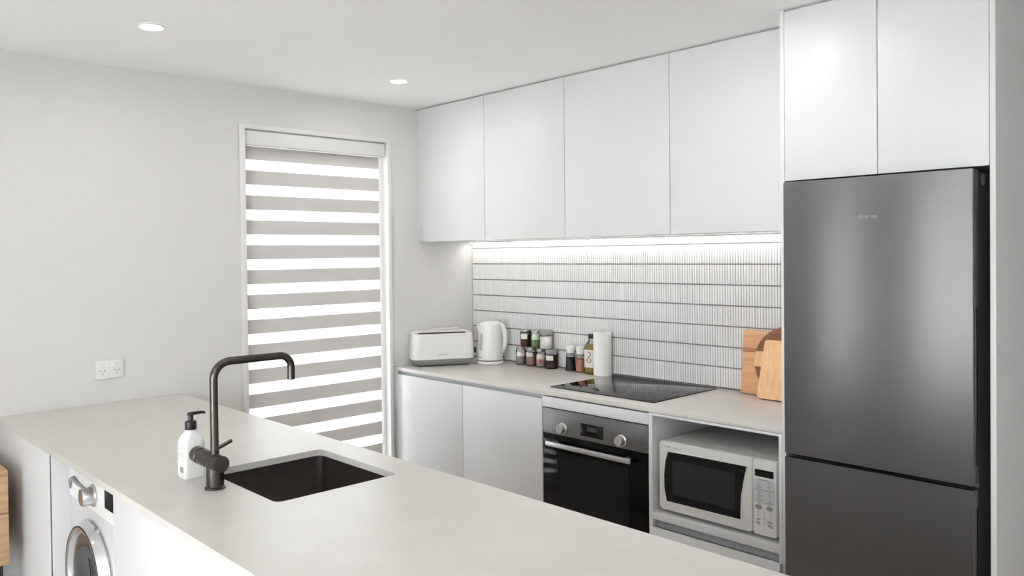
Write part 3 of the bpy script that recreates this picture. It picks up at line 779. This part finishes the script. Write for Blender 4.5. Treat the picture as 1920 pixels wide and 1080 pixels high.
for a0, a1, z0, z1 in ((-28, 0, .030, .046), (-18, 6, .020, .034)):
    curved_label(.0279, z0, z1, VA+math.radians(a0), VA+math.radians(a1)).done('flower_print', mat('flower_red', (.42, .05, .07), .6), fl_)
jar('spice_jar', 'wide jar of dark brown spice with grey lid in the bottom row', .707, jy-.005, BZ, .0355, .106, BRN, .93, LIDG, .017, LABC, .0345, (.44, .70), (-62, 12))
uz = BZ+.1066
jar('spice_jar', 'stacked dark jar with black rim, silver lid and white label', .502, jy-.002, uz, .0300, .098, RBR, .93, SILV, .013, LABW, .0295, (.46, .74), (-60, 20), BLACK)
jar('spice_jar', 'stacked jar of green dried herbs with silver lid', .5845, jy-.001, uz, .0290, .099, GRN, .9, SILV, .014, LABG, .0275, (.46, .78), (-55, 35))
jar('spice_jar', 'large stacked jar of white powder with grey lid', .6690, jy-.007, uz, .0375, .099, WHT, .96, LIDG, .015, LABF, .0370, (.30, .72), (-30, 40))

# grinders
def mill(label, x, y, content):
    t = thing('spice_grinder', label, 'grinder', (x, y, BZ), 0, 'pair of spice grinders')
    B().lathe([(.026, 0), (.028, .003), (.0265, .03), (.0235, .075), (.0215, .086)], seg=32, cap1=False).done('glass', GLASS, t)
    B().lathe([(.022, .004), (.0268, .006), (.0255, .03), (.0227, .072), (0, .074)], seg=32).done('contents', content, t)
    B().lathe([(.0225, .084), (.0225, .097), (.0, .097)], seg=32).done('collar', GREY, t)
    B().lathe([(.0205, .0972), (.0215, .100), (.0275, .127), (.0285, .135), (.0275, .138), (.02, .139), (0, .1385)], seg=32).done('cap', WHITE, t)
mill('pepper grinder of black peppercorns with a white flared cap', .843, -.034, mat('peppercorns', (.022, .021, .02), .6, noise=.7, nscale=260, bump=1, bscale=300))
mill('salt grinder of pink salt with a white flared cap', .915, -.033, mat('pink_salt', (.52, .20, .12), .5, noise=.5, nscale=260, bump=1, bscale=300))

# oil bottle
ob = thing('oil_bottle', 'square bottle of golden oil with black cap and printed label', 'bottle', (.993, -.036, BZ), math.radians(8))
def sq(k, z, r): return [(u, v, z) for u, v in rrect(-k, k, -k, k, min(r, k*.98), 5)]
B().loft([sq(.029, 0, .009), sq(.0305, .004, .010), sq(.0305, .135, .010), sq(.029, .150, .013), sq(.020, .168, .016), sq(.0145, .176, .0142), sq(.0145, .188, .0142)]).done('glass', GLASS, ob)
B().loft([sq(.0275, .004, .009), sq(.0285, .007, .010), sq(.0285, .135, .010), sq(.0272, .149, .013), sq(.024, .157, .014)]).done('oil', mat('golden_oil', (.22, .165, .035), .15), ob)
B().lathe([(.0158, .186), (.0160, .188), (.0160, .208), (.0145, .210), (0, .210)], seg=28).done('cap', BLACK, ob)
lb = B().loft([sq(.0310, .034, .0105), sq(.0310, .128, .0105)], False, False).done('label', mat('oil_label', (.62, .57, .52), .6), ob)
sw = B()
cv = [(-.004, .118), (.012, .112), (.014, .100), (.004, .092), (-.006, .085), (-.010, .074), (-.004, .064), (.006, .060), (.014, .066), (.015, .078), (.008, .086)]
for (a, c), (a2, c2) in zip(cv, cv[1:]): sw.tube([(a, -.0314, c), (a2, -.0314, c2)], .0022, 6, (1, .25))
sw.done('branch_print', mat('olive_print', (.07, .06, .04), .6), lb, kind='stuff')
sw = B()
for (a, c), (a2, c2) in zip([(y_, z_) for y_, z_ in cv], [(y_, z_) for y_, z_ in cv][1:]): sw.tube([(.0314, a, c), (.0314, a2, c2)], .0024, 6, (1, .25))
sw.done('branch_print', mat('olive_print', (.07, .06, .04), .6), lb, kind='stuff')

# paper towel
pt = thing('paper_towel_roll', 'upright roll of white paper towel behind the cooktop', 'paper towel', (1.0795, -.052, BZ))
B().lathe([(.020, .0005), (.044, .0), (.0475, .002), (.0475, .224), (.0455, .2265), (.020, .2265), (.0195, .222), (.0195, .002)], seg=44, cap0=False, cap1=False).done('paper', PAPER, pt)
B().lathe([(.0195, .001), (.0195, .2255), (.0182, .2255), (.0182, .001)], seg=32, cap0=False, cap1=False).done('core', mat('card_core', (.48, .40, .32), .9), pt)

# chopping boards leaning on the tiles
def lean_board(name, label, poly, th, x, yfoot, top_gap, h, m, zrot=0.0, slot=None):
    th_ = math.asin(min(.9, top_gap/h))
    t = thing(name, label, 'board', (x, yfoot, BZ+th*math.sin(th_)+.0002), zrot)
    return t, Matrix.Rotation(-th_, 4, 'X')
# back board: wide rectangle of glued strips
bt, mr = lean_board('chopping_board', 'rectangular brown chopping board of glued strips leaning on the tiles', None, .018, 1.862, -.041, .028, .28, BEECH)
strips = [(0, .060, BEECH), (.060, .130, BEECH), (.130, .186, BEECH), (.186, .205, BEECHD), (.205, .247, BEECH), (.247, .283, BEECH)]
for i, (z0, z1, mm) in enumerate(strips):
    B().box(0, .40, 0, .018, z0+.0002+.0003, z1, .0006).xf(mr).done('strip', mm, bt)
# round walnut board between
rb_, mr = lean_board('round_board', 'dark round walnut board with a pale band, tucked between two chopping boards', None, .016, 2.087, -.0585, .029, .29, WALNUT)
c0, rad = .156, .156
def disc_part(z0, z1, name, m):
    pts_ = []
    n_ = 40
    left, right = [], []
    for i in range(n_+1):
        z = z0+(z1-z0)*i/n_; q = rad*rad-(z-c0)**2; xx = math.sqrt(max(q, 1e-8)); left.append((-xx, z)); right.append((xx, z))
    poly = right+list(reversed(left))
    B().prism(poly, 'y', 0, .016).xf(mr).done(name, m, rb_)
disc_part(.0, .128, 'walnut_part', WALNUT); disc_part(.1282, .196, 'pale_band', BAMBOO); disc_part(.1962, .312, 'walnut_part', WALNUT)
# front bamboo board with hand slot
ft, mr = lean_board('chopping_board', 'pale bamboo chopping board with a dark hand slot, front of the stack', None, .016, 1.985, -.129, .0785, .26, BAMBOO)
bm = bmesh.new()
op = rrect(0, .30, .0005, .258, .014, 5); ip = rrect(.083, .217, .200, .226, .0129, 5)
lay = []
for y in (0, .016):
    vo = [bm.verts.new((u, y, v)) for u, v in op]; vi = [bm.verts.new((u, y, v)) for u, v in ip]
    e = [bm.edges.new((q[i], q[(i+1) % len(q)])) for q in (vo, vi) for i in range(len(q))]
    bmesh.ops.triangle_fill(bm, edges=e, use_beauty=True); lay.append((vo, vi))
for k in (0, 1):
    a, c = lay[0][k], lay[1][k]
    for i in range(len(a)): bm.faces.new((a[i], a[(i+1) % len(a)], c[(i+1) % len(a)], c[i]))
bb = B(); bb.b.free(); bb.b = bm; bb.xf(mr).done('board', BAMBOO, ft)

# ================================================================== downlights
def downlight(x, y, label, group='ceiling downlights'):
    t = thing('downlight', label, 'light', (x, y, HC), 0, group)
    B().lathe([(.047, -.0005), (.047, -.004), (.043, -.006), (.036, -.003), (.036, -.0006)], seg=40, cap0=False, cap1=False).done('bezel', TRIMW, t)
    B().lathe([(.0355, -.0025), (0, -.0025)], seg=40, cap0=False).done('diffuser', DLM, t)
downlight(.724, -2.230, 'round recessed downlight in the ceiling above the peninsula')
downlight(.556, -.963, 'round recessed downlight in the ceiling near the window')
downlight(2.31, -1.02, 'round recessed downlight in the ceiling in front of the fridge')
for x, y, l in ((2.45, -2.35, 'added unseen downlight over the open end of the peninsula'), (.73, -3.75, 'added unseen downlight in the living area beside the window wall'), (2.45, -3.85, 'added unseen downlight in the middle of the living area')): downlight(x, y, l)  # unseen downlights, added to brighten the benches and lower doors

# ================================================================== wooden side unit at the frame edge
su = thing('side_table', 'oak side unit with open niche and drawer beside the peninsula', 'side table', (.205, -2.90, .004))
ux, uy0, uy1 = .20, -.24, .24
zA, zB, zC, zD = .418, .606, .612, .765
B().box(-ux, ux, uy0, uy1, zD-.022, zD, .001).done('top', OAK, su)
B().box(-ux, ux, uy1-.026, uy1, zB+.003, zD-.0225, .001).done('side_panel', OAK, su)
B().box(-ux, ux, uy0, uy0+.026, zB+.003, zD-.0225, .001).done('side_panel', OAK, su)
B().box(-ux, -ux+.015, uy0+.027, uy1-.027, zB+.003, zD-.0225).done('back_panel', OAK, su)
B().box(-ux, ux, uy0, uy1, zA, zB, .001).done('drawer', OAK, su)
for x in (-ux+.03, ux-.03):
    for y in (uy0+.03, uy1-.03): B().box(x-.012, x+.012, y-.012, y+.012, .001, zA-.0003).done('leg', BLACK, su)
